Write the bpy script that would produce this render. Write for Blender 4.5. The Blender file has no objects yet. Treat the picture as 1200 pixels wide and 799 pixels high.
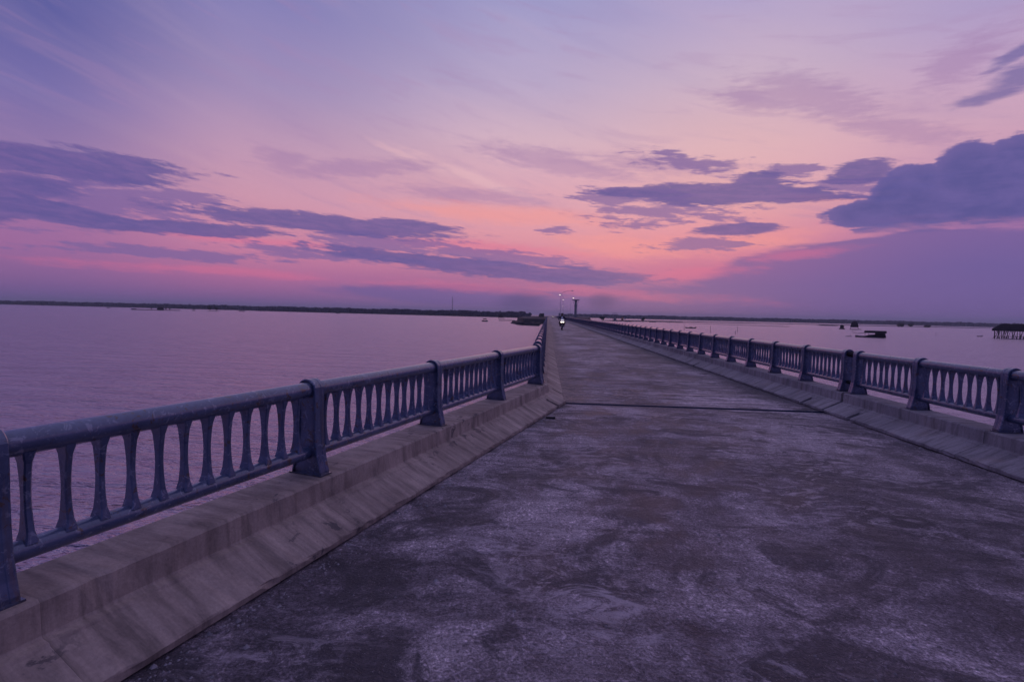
import bpy, bmesh, math, random
from mathutils import Vector, Matrix
import numpy as np
random.seed(7); rng = np.random.default_rng(7)
sc = bpy.context.scene
COL = sc.collection
R = math.radians

# ------------------------------------------------------------------ camera
CAM = Vector((0.0, 0.0, 1.65)); F_PX = 600.0
PITCH, ROLL, YAW = -0.0520, 0.0232, 0.0678
Fv = Vector((-math.sin(YAW)*math.cos(PITCH), math.cos(YAW)*math.cos(PITCH), math.sin(PITCH)))
R0 = Vector((math.cos(YAW), math.sin(YAW), 0)); U0 = R0.cross(Fv)
Rv = R0*math.cos(ROLL) + U0*math.sin(ROLL); Uv = -R0*math.sin(ROLL) + U0*math.cos(ROLL)
cd = bpy.data.cameras.new("camera"); cam = bpy.data.objects.new("camera", cd); COL.objects.link(cam)
cd.sensor_width = 36.0; cd.lens = 18.0; cd.clip_start = 0.05; cd.clip_end = 40000
cam.matrix_world = Matrix(((Rv.x, Uv.x, -Fv.x, CAM.x), (Rv.y, Uv.y, -Fv.y, CAM.y), (Rv.z, Uv.z, -Fv.z, CAM.z), (0, 0, 0, 1)))
sc.camera = cam

def ray(x, y):
    return (Fv + Rv*((x-600)/F_PX) - Uv*((y-399.5)/F_PX)).normalized()
def azel(x, y):
    d = ray(x, y); return math.degrees(math.atan2(d.x, d.y)), math.degrees(math.asin(d.z))

# ------------------------------------------------------------------ view
sc.view_settings.view_transform = 'Standard'; sc.view_settings.look = 'None'
sc.view_settings.exposure = 0.0; sc.view_settings.gamma = 1.0

def lin(c):
    out = []
    for v in c:
        v /= 255.0
        out.append(v/12.92 if v <= 0.04045 else ((v+0.055)/1.055)**2.4)
    return (*out, 1.0)

# ------------------------------------------------------------------ dusk sky
world = bpy.data.worlds.new("World"); sc.world = world; world.use_nodes = True
NT = world.node_tree; NT.nodes.clear()
def N(t, **k):
    n = NT.nodes.new(t)
    for a, b in k.items(): setattr(n, a, b)
    return n
def L(a, b): NT.links.new(a, b)
def M(op, a, b=None, c=None, clamp=False):
    n = N('ShaderNodeMath', operation=op); n.use_clamp = clamp
    for i, v in enumerate((a, b, c)):
        if v is None: continue
        if isinstance(v, (int, float)): n.inputs[i].default_value = v
        else: L(v, n.inputs[i])
    return n.outputs[0]
def smooth(v, lo, hi):
    n = N('ShaderNodeMapRange', interpolation_type='SMOOTHSTEP'); L(v, n.inputs[0])
    n.inputs[1].default_value = lo; n.inputs[2].default_value = hi
    return n.outputs[0]
def mixc(f, a, b, blend='MIX'):
    n = N('ShaderNodeMix', data_type='RGBA', blend_type=blend)
    for s, v in ((n.inputs[0], f), (n.inputs[6], a), (n.inputs[7], b)):
        if isinstance(v, (int, float, tuple)): s.default_value = v
        else: L(v, s)
    return n.outputs[2]
tc = N('ShaderNodeTexCoord'); sep = N('ShaderNodeSeparateXYZ'); L(tc.outputs['Generated'], sep.inputs[0])
AZ = M('MULTIPLY', M('ARCTAN2', sep.outputs[0], sep.outputs[1]), 57.29578)
EL = M('MULTIPLY', M('ARCSINE', sep.outputs[2]), 57.29578)
def column(px, rows, zen):
    """sky colour against elevation along one bearing"""
    cr = N('ShaderNodeValToRGB'); e = cr.color_ramp
    pts = sorted([(azel(px, y)[1], c) for y, c in rows] + [(75.0, zen)])
    L(M('DIVIDE', M('ADD', EL, 5.0), 90.0, clamp=True), cr.inputs[0])
    while len(e.elements) < len(pts): e.elements.new(0.5)
    for i, (el, c) in enumerate(pts):
        e.elements[i].position = (max(el, -4)+5)/90; e.elements[i].color = lin(c)
    return cr.outputs[0]
ZEN = (140, 138, 192)
cols = [
 (30,  [(0, (92,93,158)), (100, (120,110,170)), (170, (146,119,168)), (230, (158,112,162)), (285, (160,106,158)), (325, (136,96,152)), (352, (108,88,150))]),
 (300, [(0, (134,128,182)), (100, (162,143,186)), (180, (195,153,181)), (235, (208,151,174)), (285, (205,130,162)), (325, (174,106,155)), (358, (116,92,150))]),
 (620, [(0, (160,155,200)), (100, (186,168,200)), (165, (213,178,194)), (235, (222,165,180)), (275, (225,153,167)), (305, (214,134,160)), (330, (174,110,157)), (350, (138,101,154)), (366, (112,94,152))]),
 (860, [(0, (178,163,202)), (90, (204,178,199)), (170, (226,181,188)), (235, (230,168,174)), (280, (226,143,158)), (315, (196,112,152)), (335, (146,98,154)), (372, (106,90,152))]),
 (1180,[(0, (174,156,198)), (70, (192,161,195)), (140, (210,166,188)), (200, (196,144,177)), (260, (170,115,165)), (310, (106,91,157)), (378, (94,86,152))]),
]
azs = [azel(px, 250)[0] for px, _ in cols]
back = column(600, [(0, (92,98,160)), (120, (84,88,152)), (240, (78,78,142)), (366, (66,68,132))], ZEN)
colr = [column(px, r, ZEN) for px, r in cols]
sky = back
sky = mixc(smooth(AZ, azs[0]-75, azs[0]), sky, colr[0])
for i in range(1, 5):
    sky = mixc(smooth(AZ, azs[i-1], azs[i]), sky, colr[i])
sky = mixc(smooth(AZ, azs[4], azs[4]+75), sky, back)
# --- cloud noise, stretched along the horizon
cv = N('ShaderNodeCombineXYZ'); L(AZ, cv.inputs[0]); L(EL, cv.inputs[1])
def noise(vec, sx, sy, scale, detail, rough=0.55, loc=(0, 0, 0), rot=0.0, dist=0.0):
    mp = N('ShaderNodeMapping'); L(vec, mp.inputs[0])
    mp0 = N('ShaderNodeMapping'); L(vec, mp0.inputs[0]); mp0.inputs['Rotation'].default_value = (0, 0, rot)
    NT.links.remove(mp.inputs[0].links[0]); L(mp0.outputs[0], mp.inputs[0])
    mp.inputs['Scale'].default_value = (sx, sy, 1); mp.inputs['Location'].default_value = loc
    n = N('ShaderNodeTexNoise'); L(mp.outputs[0], n.inputs['Vector'])
    n.inputs['Scale'].default_value = scale; n.inputs['Detail'].default_value = detail
    n.inputs['Roughness'].default_value = rough; n.inputs['Distortion'].default_value = dist
    return n
AE = cv.outputs[0]
n_warp = noise(AE, .07, .30, 1.0, 5, .55)
n_edge = noise(AE, .12, .85, 1.0, 6, .60, (9, 4, 0), .07, .25)     # long streaks
n_fine = noise(AE, .50, 2.6, 1.0, 7, .66, (3, 8, 0), .07, .3)      # torn edges
n_soft = noise(AE, .035, .11, 1.0, 4, .5, (5, 1, 0), .2)
n_cir = noise(AE, .030, .34, 1.0, 6, .58, (11, 3, 0), .30, .5)      # combed high cirrus
n_cir2 = noise(AE, .10, .75, 1.0, 6, .6, (1, 13, 0), .22, .5)
def c05(n, k): return M('MULTIPLY', M('SUBTRACT', n.outputs[0], .5), k)
def add(*v):
    r = v[0]
    for x in v[1:]: r = M('ADD', r, x)
    return r
wv = N('ShaderNodeVectorMath', operation='SUBTRACT'); L(n_warp.outputs['Color'], wv.inputs[0]); wv.inputs[1].default_value = (.5, .5, .5)
wm = N('ShaderNodeVectorMath', operation='MULTIPLY'); L(wv.outputs[0], wm.inputs[0]); wm.inputs[1].default_value = (5.0, 1.1, 0)
wa = N('ShaderNodeVectorMath', operation='ADD'); L(AE, wa.inputs[0]); L(wm.outputs[0], wa.inputs[1])
AEW = wa.outputs[0]
def blob(vec, px, py, hw, hh, rot=0):
    """falloff 1 in the middle of an ellipse of sky to 0 at its rim"""
    c = azel(px, py); a = azel(px+hw*math.cos(R(rot)), py+hw*math.sin(R(rot))); b = azel(px-hh*math.sin(R(rot)), py+hh*math.cos(R(rot)))
    va = (a[0]-c[0], a[1]-c[1]); vb = (b[0]-c[0], b[1]-c[1])
    mp = N('ShaderNodeMapping', vector_type='TEXTURE'); L(vec, mp.inputs[0])
    mp.inputs['Location'].default_value = (c[0], c[1], 0)
    mp.inputs['Rotation'].default_value = (0, 0, math.atan2(va[1], va[0]))
    mp.inputs['Scale'].default_value = (math.hypot(*va), math.hypot(*vb), 1)
    ln = N('ShaderNodeVectorMath', operation='LENGTH'); L(mp.outputs[0], ln.inputs[0])
    return M('SUBTRACT', 1.0, ln.outputs[1])
def union(vec, lst):
    v = None
    for e in lst:
        b = blob(vec, *e); v = b if v is None else M('MAXIMUM', v, b)
    return v
# solid long clouds: px, py, half width, half height, tilt
dark = [(70,193,185,26,5), (-40,215,170,22,3), (20,236,110,12,7), (90,252,170,13,9), (220,266,130,11,4), (-60,243,120,18,6),
 (390,262,190,14,4), (300,256,90,9,6), (470,266,80,12,2), (560,313,240,13,5), (640,322,150,13,3),
 (830,228,140,16,-2), (760,226,90,9,-1), (885,216,50,17,-10), (930,228,90,12,0), (1010,200,52,17,-12),
 (860,268,70,9,-2)]
D1 = add(M('MULTIPLY', union(AEW, dark), 1.3), c05(n_edge, 1.6), c05(n_fine, 1.3))
m1 = smooth(D1, .06, .46)
# thin broken shreds round and between them
thin = [(120,240,190,45,6), (210,230,70,14,6), (200,297,170,10,4), (262,303,60,9,2), (440,285,130,16,4), (400,300,170,12,5), (655,267,40,8,0),
 (800,190,110,12,3), (780,250,130,24,-2), (830,284,120,12,-5), (740,232,110,16,0), (560,300,220,12,4), (1000,220,100,20,-4), (930,200,60,14,0), (700,330,110,8,2), (1130,262,120,6,0)]
D1b = add(union(AEW, thin), c05(n_edge, 2.2), c05(n_fine, 1.9))
m1b = M('MULTIPLY', smooth(D1b, .20, .62), .85)
# the big bank: lumpy top, level ragged base
n_lump = noise(AE, .26, .40, 1.0, 7, .6, (1, 2, 0), 0, .2)
big = [(1230,225,210,78,-4), (1100,242,160,50,-12), (1030,248,95,24,-6), (1060,224,80,32,-24), (1135,208,70,52,-14), (1195,200,80,56,0)]
D2 = add(union(AE, big), c05(n_lump, .75), c05(n_fine, .38))
base_el = azel(1100, 265)[1]
gate = smooth(add(EL, c05(n_edge, 1.6), c05(n_fine, 1.0)), base_el-.70, base_el+.45)
m2 = M('MULTIPLY', smooth(D2, .15, .27), gate)
# low bank of haze cloud under it, mauve
D3 = add(union(AEW, [(1120,325,300,60,-3), (930,318,170,34,-10), (1030,290,190,18,-6), (620,350,280,14,2), (880,352,300,18,1)]), c05(n_edge, .9), c05(n_fine, .3))
m3 = smooth(D3, .02, .30)
# mottled high wisps
D4 = add(union(AEW, [(334,186,44,16,10), (950,112,150,38,8), (880,118,90,22,5), (1060,150,150,22,6), (760,190,130,18,3), (1130,70,110,36,-28), (650,190,160,22,8), (420,196,130,18,-3), (560,230,150,14,4)]), c05(n_edge, 1.0), c05(n_fine, 1.3))
m4 = M('MULTIPLY', smooth(D4, .10, .75), .45)
D5 = add(union(AEW, [(1195,90,80,26,-22), (1165,112,70,12,-14), (1200,60,80,10,-30)]), c05(n_edge, .9), c05(n_fine, .9))
m5 = M('MULTIPLY', smooth(D5, .05, .75), .85)
# rosy streaks near the glow
D6 = add(union(AEW, [(800,322,130,13,-4), (700,343,260,9,3), (1050,258,120,7,-3), (940,296,100,9,-6), (560,290,200,12,4), (560,338,190,9,3), (300,282,190,8,4), (250,318,220,8,3)]), c05(n_edge, 1.1), c05(n_fine, 1.1))
m6 = M('MULTIPLY', smooth(D6, .05, .9), .42)
D6b = add(union(AEW, [(740,290,150,22,0), (890,280,110,16,-4), (1070,256,60,6,0), (960,232,60,8,0), (600,252,200,16,3)]), c05(n_edge, 1.4), c05(n_fine, .8))
m6b = M('MULTIPLY', smooth(D6b, .05, .85), .55)
# smoke-dark smudges above the far shore
m7 = M('MULTIPLY', smooth(union(AE, [(613,355,44,16,0), (706,354,26,14,0)]), .0, .80), .75)
# unplaced wisps that carry on round the whole sky
n_all = noise(AE, .045, .22, 1.0, 6, .6, (2, 6, 0), .06, .4)
offv = M('ADD', smooth(AZ, 52, 75), smooth(M('MULTIPLY', AZ, -1.0), 62, 85))
m8 = M('MULTIPLY', M('MULTIPLY', smooth(n_all.outputs[0], .52, .64), offv), M('MULTIPLY', smooth(EL, 1.0, 7.0), .6))
brt = M('ADD', .94, M('MULTIPLY', n_soft.outputs[0], .12))
cb = N('ShaderNodeCombineColor'); [L(brt, cb.inputs[i]) for i in range(3)]
sky = mixc(1.0, sky, cb.outputs[0], 'MULTIPLY')
hi = smooth(EL, 7.0, 16.0)
sky = mixc(M('MULTIPLY', M('MULTIPLY', smooth(n_cir.outputs[0], .48, .68), hi), .055), sky, lin((226,190,202)))
sky = mixc(M('MULTIPLY', M('MULTIPLY', smooth(n_cir.outputs[0], .50, .30), hi), .12), sky, lin((140,126,180)))
sky = mixc(M('MULTIPLY', M('MULTIPLY', smooth(n_cir2.outputs[0], .52, .66), smooth(EL, 4.0, 10.0)), .20), sky, lin((168,132,176)))
D9 = add(union(AEW, [(545,205,120,9,20), (480,185,70,7,25)]), c05(n_fine, .8))
sky = mixc(M('MULTIPLY', smooth(D9, .0, .8), .5), sky, lin((234,188,194)))
sky = mixc(m4, sky, lin((158,122,170)))
sky = mixc(m6b, sky, lin((246,156,150)))
sky = mixc(M('MULTIPLY', m3, .80), sky, lin((110,91,155)))
sky = mixc(m6, sky, lin((228,112,148)))
sky = mixc(m8, sky, lin((78,78,140)))
sky = mixc(M('MULTIPLY', m5, .80), sky, lin((92,88,154)))
cl = mixc(smooth(n_fine.outputs[0], .35, .7), lin((90,83,148)), lin((116,94,156)))
sky = mixc(M('MULTIPLY', m1b, .9), sky, lin((122,98,158)))
sky = mixc(M('MULTIPLY', m1, .88), sky, cl)
cl2 = mixc(smooth(add(n_lump.outputs[0], c05(n_fine, .5)), .3, .75), lin((76,78,144)), lin((98,90,156)))
cl2 = mixc(smooth(D2, .55, .15), cl2, lin((104,92,156)))
sky = mixc(M('MULTIPLY', m2, .95), sky, cl2)
sky = mixc(m7, sky, lin((68,68,130)))
# a little real twilight scattering under the colours
SUN_AZ, SUN_EL = azel(770, 300)[0], 2.0
nish = N('ShaderNodeTexSky', sky_type='NISHITA'); nish.sun_disc = False
nish.sun_elevation = R(SUN_EL); nish.sun_rotation = R(SUN_AZ)
bg1 = N('ShaderNodeBackground'); L(sky, bg1.inputs[0]); bg1.inputs[1].default_value = 1.0
bg2 = N('ShaderNodeBackground'); L(nish.outputs[0], bg2.inputs[0]); bg2.inputs[1].default_value = 0.004
ad = N('ShaderNodeAddShader'); L(bg1.outputs[0], ad.inputs[0]); L(bg2.outputs[0], ad.inputs[1])
wo = N('ShaderNodeOutputWorld'); L(ad.outputs[0], wo.inputs[0])
world.cycles.sampling_method = 'MANUAL'; world.cycles.sample_map_resolution = 512

# ------------------------------------------------------------------ last low sun through the cloud
sd = bpy.data.lights.new("sun", 'SUN'); sd.energy = 0.02; sd.angle = R(60); sd.color = (1.0, .62, .62)
sun = bpy.data.objects.new("sun", sd); COL.objects.link(sun)
sdir = Vector((math.sin(R(SUN_AZ))*math.cos(R(SUN_EL)), math.cos(R(SUN_AZ))*math.cos(R(SUN_EL)), math.sin(R(SUN_EL))))
sun.rotation_euler = sdir.to_track_quat('Z', 'Y').to_euler(); sun.location = (0, 0, 60)

# ================================================================== materials
def new_mat(name):
    m = bpy.data.materials.new(name); m.use_nodes = True
    return m, m.node_tree, m.node_tree.nodes['Principled BSDF']
def tnoise(nt, scale, detail=4, rough=.5, vec=None, dist=0.0, sc3=None, rot=None):
    n = nt.nodes.new('ShaderNodeTexNoise')
    n.inputs['Scale'].default_value = scale; n.inputs['Detail'].default_value = detail
    n.inputs['Roughness'].default_value = rough; n.inputs['Distortion'].default_value = dist
    if vec is not None:
        if sc3 or rot:
            mp = nt.nodes.new('ShaderNodeMapping'); nt.links.new(vec, mp.inputs[0])
            if sc3: mp.inputs['Scale'].default_value = sc3
            if rot: mp.inputs['Rotation'].default_value = rot
            vec = mp.outputs[0]
        nt.links.new(vec, n.inputs['Vector'])
    return n
def ramp(nt, src, stops):
    r = nt.nodes.new('ShaderNodeValToRGB'); nt.links.new(src, r.inputs[0]); e = r.color_ramp
    while len(e.elements) < len(stops): e.elements.new(.5)
    for i, (p, c) in enumerate(stops):
        e.elements[i].position = p; e.elements[i].color = (*c, 1) if not isinstance(c, float) else (c, c, c, 1)
    return r.outputs[0]
def nmix(nt, f, a, b, blend='MIX'):
    n = nt.nodes.new('ShaderNodeMix'); n.data_type = 'RGBA'; n.blend_type = blend
    for s, v in ((n.inputs[0], f), (n.inputs[6], a), (n.inputs[7], b)):
        if isinstance(v, (int, float)): s.default_value = v
        elif isinstance(v, tuple): s.default_value = (*v, 1)
        else: nt.links.new(v, s)
    return n.outputs[2]
def nmath(nt, op, a, b, clamp=False):
    n = nt.nodes.new('ShaderNodeMath'); n.operation = op; n.use_clamp = clamp
    for i, v in enumerate((a, b)):
        if isinstance(v, (int, float)): n.inputs[i].default_value = v
        else: nt.links.new(v, n.inputs[i])
    return n.outputs[0]
def bump(nt, b, h, strength, dist, prev=None):
    n = nt.nodes.new('ShaderNodeBump'); n.inputs['Strength'].default_value = strength; n.inputs['Distance'].default_value = dist
    nt.links.new(h, n.inputs['Height'])
    if prev is not None: nt.links.new(prev, n.inputs['Normal'])
    if b is not None: nt.links.new(n.outputs[0], b.inputs['Normal'])
    return n.outputs[0]
def wpos(nt):
    return nt.nodes.new('ShaderNodeNewGeometry').outputs['Position']

def simple(name, c, rough=.7, var=.25, scale=6.0, metal=0.0, emis=None, es=0, bmp=.2):
    m, nt, b = new_mat(name); P = wpos(nt)
    n = tnoise(nt, scale, 5, .6, P)
    lo = tuple(x*(1-var) for x in c); hi = tuple(min(1, x*(1+var)) for x in c)
    nt.links.new(ramp(nt, n.outputs[0], [(.3, lo), (.7, hi)]), b.inputs['Base Color'])
    b.inputs['Roughness'].default_value = rough; b.inputs['Metallic'].default_value = metal
    if rough >= .79: b.inputs['Specular IOR Level'].default_value = .12
    if bmp: bump(nt, b, n.outputs[0], bmp, .02)
    if emis:
        b.inputs['Emission Color'].default_value = (*emis, 1); b.inputs['Emission Strength'].default_value = es
    return m

# road concrete: blotchy, stained, gritty, streaked crosswise further on
def road_mat(name, streak):
    m, nt, b = new_mat(name); P = wpos(nt)
    big = tnoise(nt, .38, 6, .62, P, .6, sc3=(1, .8, 1))
    mid = tnoise(nt, 1.7, 8, .68, P, .9)
    grit = tnoise(nt, 26, 5, .7, P, 1.6)
    fine = tnoise(nt, 110, 3, .7, P)
    blot = nmath(nt, 'ADD', nmath(nt, 'MULTIPLY', big.outputs[0], .55), nmath(nt, 'MULTIPLY', mid.outputs[0], .45))
    col = ramp(nt, blot, [(.40, (.082, .066, .078)), (.46, (.155, .127, .143)), (.52, (.33, .275, .29)), (.60, (.58, .485, .49))])
    # curled trowel grain
    wr = tnoise(nt, 13, 5, .62, P, 2.4); wr2 = tnoise(nt, 64, 3, .7, P, .6)
    g = ramp(nt, wr.outputs[0], [(.36, .35), (.45, .95), (.52, .72), (.62, 1.7)])
    col = nmix(nt, .80, col, g, 'MULTIPLY')
    g = ramp(nt, wr2.outputs[0], [(.38, .35), (.5, 1.0), (.62, 1.8)])
    col = nmix(nt, .65, col, g, 'MULTIPLY')
    st = tnoise(nt, .9, 7, .72, P, 1.4, sc3=(1.0, 1.5 if not streak else 3.2, 1))
    col = nmix(nt, ramp(nt, st.outputs[0], [(.495, .0), (.575, .8)]), col, (.050, .042, .050))
    sf = tnoise(nt, 2.3, 9, .78, P, 2.2, sc3=(1, 1.7, 1)); sm = tnoise(nt, .5, 3, .5, P)
    f = nmath(nt, 'MULTIPLY', ramp(nt, sf.outputs[0], [(.51, .0), (.60, .85)]), ramp(nt, sm.outputs[0], [(.45, .0), (.58, 1.0)]))
    col = nmix(nt, f, col, (.52, .45, .47))
    ws = tnoise(nt, 1.0, 7, .68, P, .5, sc3=(.35, 6.0, 1))
    col = nmix(nt, .75 if streak else .35, col, ramp(nt, ws.outputs[0], [(.38, .45), (.62, 1.5)]), 'MULTIPLY')
    pm = tnoise(nt, 75, 3, .8, P)
    col = nmix(nt, ramp(nt, pm.outputs[0], [(.62, .0), (.66, .8)]), col, (.028, .025, .03))
    col = nmix(nt, ramp(nt, pm.outputs[0], [(.335, .7), (.37, .0)]), col, (.55, .49, .48))
    # grime swept against the parapets of the straight deck
    if streak:
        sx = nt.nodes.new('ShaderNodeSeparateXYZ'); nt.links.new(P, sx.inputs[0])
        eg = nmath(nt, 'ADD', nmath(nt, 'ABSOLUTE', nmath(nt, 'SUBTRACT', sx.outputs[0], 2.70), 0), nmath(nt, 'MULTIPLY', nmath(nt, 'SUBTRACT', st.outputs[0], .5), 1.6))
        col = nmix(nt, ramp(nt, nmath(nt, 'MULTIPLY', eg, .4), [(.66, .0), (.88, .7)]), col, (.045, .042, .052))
        sand = nmath(nt, 'ADD', nmath(nt, 'MULTIPLY', sx.outputs[0], .55), nmath(nt, 'MULTIPLY', nmath(nt, 'SUBTRACT', sf.outputs[0], .5), 2.2))
        col = nmix(nt, ramp(nt, sand, [(.18, .75), (.36, .0)]), col, (.40, .30, .26))
    nt.links.new(col, b.inputs['Base Color'])
    nt.links.new(ramp(nt, mid.outputs[0], [(.35, .45), (.65, .80)]), b.inputs['Roughness'])
    b.inputs['Specular IOR Level'].default_value = .45
    h = nmath(nt, 'ADD', nmath(nt, 'MULTIPLY', grit.outputs[0], .5), nmath(nt, 'ADD', nmath(nt, 'MULTIPLY', fine.outputs[0], .25), nmath(nt, 'MULTIPLY', wr.outputs[0], 1.0)))
    p1 = bump(nt, None, h, .9, .022)
    bump(nt, b, mid.outputs[0], .5, .04, p1)
    return m
MAT_ROAD = road_mat('road_concrete', False)
MAT_DECK = road_mat('deck_concrete', True)

def kerb_mat(name, c0, c1, chips=.65):
    m, nt, b = new_mat(name); P = wpos(nt)
    big = tnoise(nt, 1.3, 6, .6, P)
    col = ramp(nt, big.outputs[0], [(.32, c0), (.68, c1)])
    tcn = nt.nodes.new('ShaderNodeTexCoord'); oi = nt.nodes.new('ShaderNodeObjectInfo')
    va = nt.nodes.new('ShaderNodeVectorMath'); va.operation = 'ADD'; nt.links.new(tcn.outputs['Object'], va.inputs[0])
    rm = nmath(nt, 'MULTIPLY', oi.outputs['Random'], 40.0); nt.links.new(rm, va.inputs[1])
    drip = tnoise(nt, 1.0, 6, .68, va.outputs[0], .35, sc3=(1.3, 8.5, 1.2))
    col = nmix(nt, .7, col, ramp(nt, drip.outputs[0], [(.36, .42), (.50, .95), (.62, 1.25)]), 'MULTIPLY')
    grit = tnoise(nt, 60, 4, .65, P)
    col = nmix(nt, .4, col, ramp(nt, grit.outputs[0], [(.3, .6), (.7, 1.2)]), 'MULTIPLY')
    ch = tnoise(nt, 9, 6, .62, P, .5); ch2 = tnoise(nt, 1.1, 3, .5, P)
    spot = nmath(nt, 'MULTIPLY', ramp(nt, ch.outputs[0], [(.60, .0), (.64, 1.0)]), ramp(nt, ch2.outputs[0], [(.50, .0), (.60, chips)]))
    col = nmix(nt, spot, col, (.05, .047, .055))
    rust = tnoise(nt, 2.2, 5, .6, P, .4, sc3=(1, 1, .5))
    col = nmix(nt, ramp(nt, rust.outputs[0], [(.58, .0), (.75, .35)]), col, (.30, .20, .15))
    nt.links.new(col, b.inputs['Base Color']); b.inputs['Roughness'].default_value = .82
    h = nmath(nt, 'ADD', ch.outputs[0], nmath(nt, 'MULTIPLY', grit.outputs[0], .3))
    bump(nt, b, h, .55, .012)
    return m
MAT_KERB_L = kerb_mat('kerb_concrete_warmlit', (.26, .200, .165), (.56, .445, .36), .7)  # warm concrete tone, partly sky light put into the colour
MAT_KERB_R = kerb_mat('kerb_concrete_grey', (.22, .205, .21), (.37, .34, .335), .4)

def paint_mat():
    m, nt, b = new_mat('railing_paint'); P = wpos(nt)
    n = tnoise(nt, 5, 6, .6, P, .3)
    col = ramp(nt, n.outputs[0], [(.3, (.048, .070, .140)), (.7, (.100, .130, .225))])
    f = tnoise(nt, 45, 4, .6, P)
    col = nmix(nt, .35, col, ramp(nt, f.outputs[0], [(.3, .6), (.7, 1.3)]), 'MULTIPLY')
    ch = tnoise(nt, 12, 7, .68, P, 1.0)
    chip = ramp(nt, ch.outputs[0], [(.595, .0), (.62, 1.0)])
    col = nmix(nt, chip, col, (.085, .050, .042))
    pale = tnoise(nt, 16, 6, .7, P, 1.5)
    col = nmix(nt, ramp(nt, pale.outputs[0], [(.565, .0), (.63, .5)]), col, (.36, .37, .46))
    sx = nt.nodes.new('ShaderNodeSeparateXYZ'); nt.links.new(P, sx.inputs[0])
    foot = nmath(nt, 'ADD', sx.outputs[2], nmath(nt, 'MULTIPLY', ch.outputs[0], .22))
    col = nmix(nt, ramp(nt, foot, [(.455, .85), (.53, .0)]), col, (.045, .030, .030))
    run = tnoise(nt, 1.0, 5, .65, P, .2, sc3=(14, 14, .8))
    col = nmix(nt, ramp(nt, run.outputs[0], [(.58, .0), (.70, .5)]), col, (.13, .075, .06))
    nt.links.new(col, b.inputs['Base Color'])
    nt.links.new(ramp(nt, n.outputs[0], [(.3, .24), (.7, .42)]), b.inputs['Roughness'])
    b.inputs['Metallic'].default_value = .15; b.inputs['Coat Weight'].default_value = .8; b.inputs['Coat Roughness'].default_value = .18; b.inputs['Coat IOR'].default_value = 1.6
    bump(nt, b, ch.outputs[0], .35, .006)
    return m
MAT_RAIL = paint_mat()

def water_mat():
    m, nt, b = new_mat('lagoon_water'); P = wpos(nt)
    b.inputs['Base Color'].default_value = (.58, .46, .49, 1); b.inputs['Metallic'].default_value = .55
    b.inputs['Roughness'].default_value = .24; b.inputs['IOR'].default_value = 1.4
    w1 = tnoise(nt, .42, 5, .58, P, .5, sc3=(.45, 1.5, 1), rot=(0, 0, .35))
    w2 = tnoise(nt, 2.6, 4, .6, P, .4, sc3=(.6, 1.4, 1), rot=(0, 0, .25))
    w3 = tnoise(nt, .06, 3, .5, P, .2, sc3=(.4, 1.4, 1), rot=(0, 0, .1))
    p = bump(nt, None, w1.outputs[0], 1.0, 1.7)
    p = bump(nt, None, w2.outputs[0], 1.0, .32, p)
    bump(nt, b, w3.outputs[0], .8, 1.2, p)
    return m
MAT_WATER = water_mat()
MAT_GAP = simple('joint_rubber', (.02, .02, .024), .8)
MAT_STEEL = simple('joint_steel', (.035, .05, .10), .6, .4, 9, .3)
MAT_TREES = simple('mangrove_foliage_hazed', (.024, .040, .070), .9, .4, .3, bmp=0)  # blue of haze and dusk put into the leaf colour
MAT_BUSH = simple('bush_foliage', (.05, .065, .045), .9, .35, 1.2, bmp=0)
MAT_MUD = simple('wet_mud', (.032, .030, .036), .85, .3, .15, bmp=.1)
MAT_LAND = simple('shore_land', (.028, .028, .032), .8, .3, .2)
MAT_WOOD = simple('weathered_wood', (.028, .024, .027), .85, .35, 4)
MAT_THATCH = simple('dark_thatch', (.020, .019, .024), .95, .4, 7, bmp=.5)
MAT_HULL = simple('boat_hull_paint', (.028, .030, .042), .6, .3, 3)
MAT_PALE = simple('faded_cloth', (.42, .40, .42), .8, .15, 4)
MAT_TOWER = simple('tower_concrete', (.12, .13, .16), .8, .2, .5)
MAT_GALV = simple('galvanised_pole', (.50, .46, .50), .5, .2, 3, .4)
MAT_ORANGE = simple('orange_wall', (.62, .28, .14), .8, .12, .6)
MAT_LAMP = simple('lit_lamp', (.9, .85, .75), .4, 0.02, 3, emis=(1.0, .80, .66), es=1.7, bmp=0)
MAT_HEAD = simple('lit_headlight', (.9, .9, .85), .3, .02, 3, emis=(1.0, .92, .80), es=2.4, bmp=0)
MAT_GLOW = simple('glow_panel', (.8, .8, .8), .3, .02, 3, emis=(.95, .88, .95), es=.45, bmp=0)  # added glow, no known lamp, for the pale patch above the headlights
MAT_TYRE = simple('tyre_rubber', (.02, .02, .022), .8)
MAT_BIKE = simple('motorcycle_paint', (.03, .028, .035), .35, .2, 5)
MAT_RED = simple('red_fairing', (.30, .05, .04), .35, .2, 5)
MAT_CLOTH = simple('dark_jacket', (.028, .028, .04), .9, .3, 12)
MAT_SHIRT = simple('pale_shirt', (.60, .60, .62), .85, .1, 12)
MAT_SKIN = simple('skin', (.33, .19, .13), .6, .1, 12)

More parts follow.
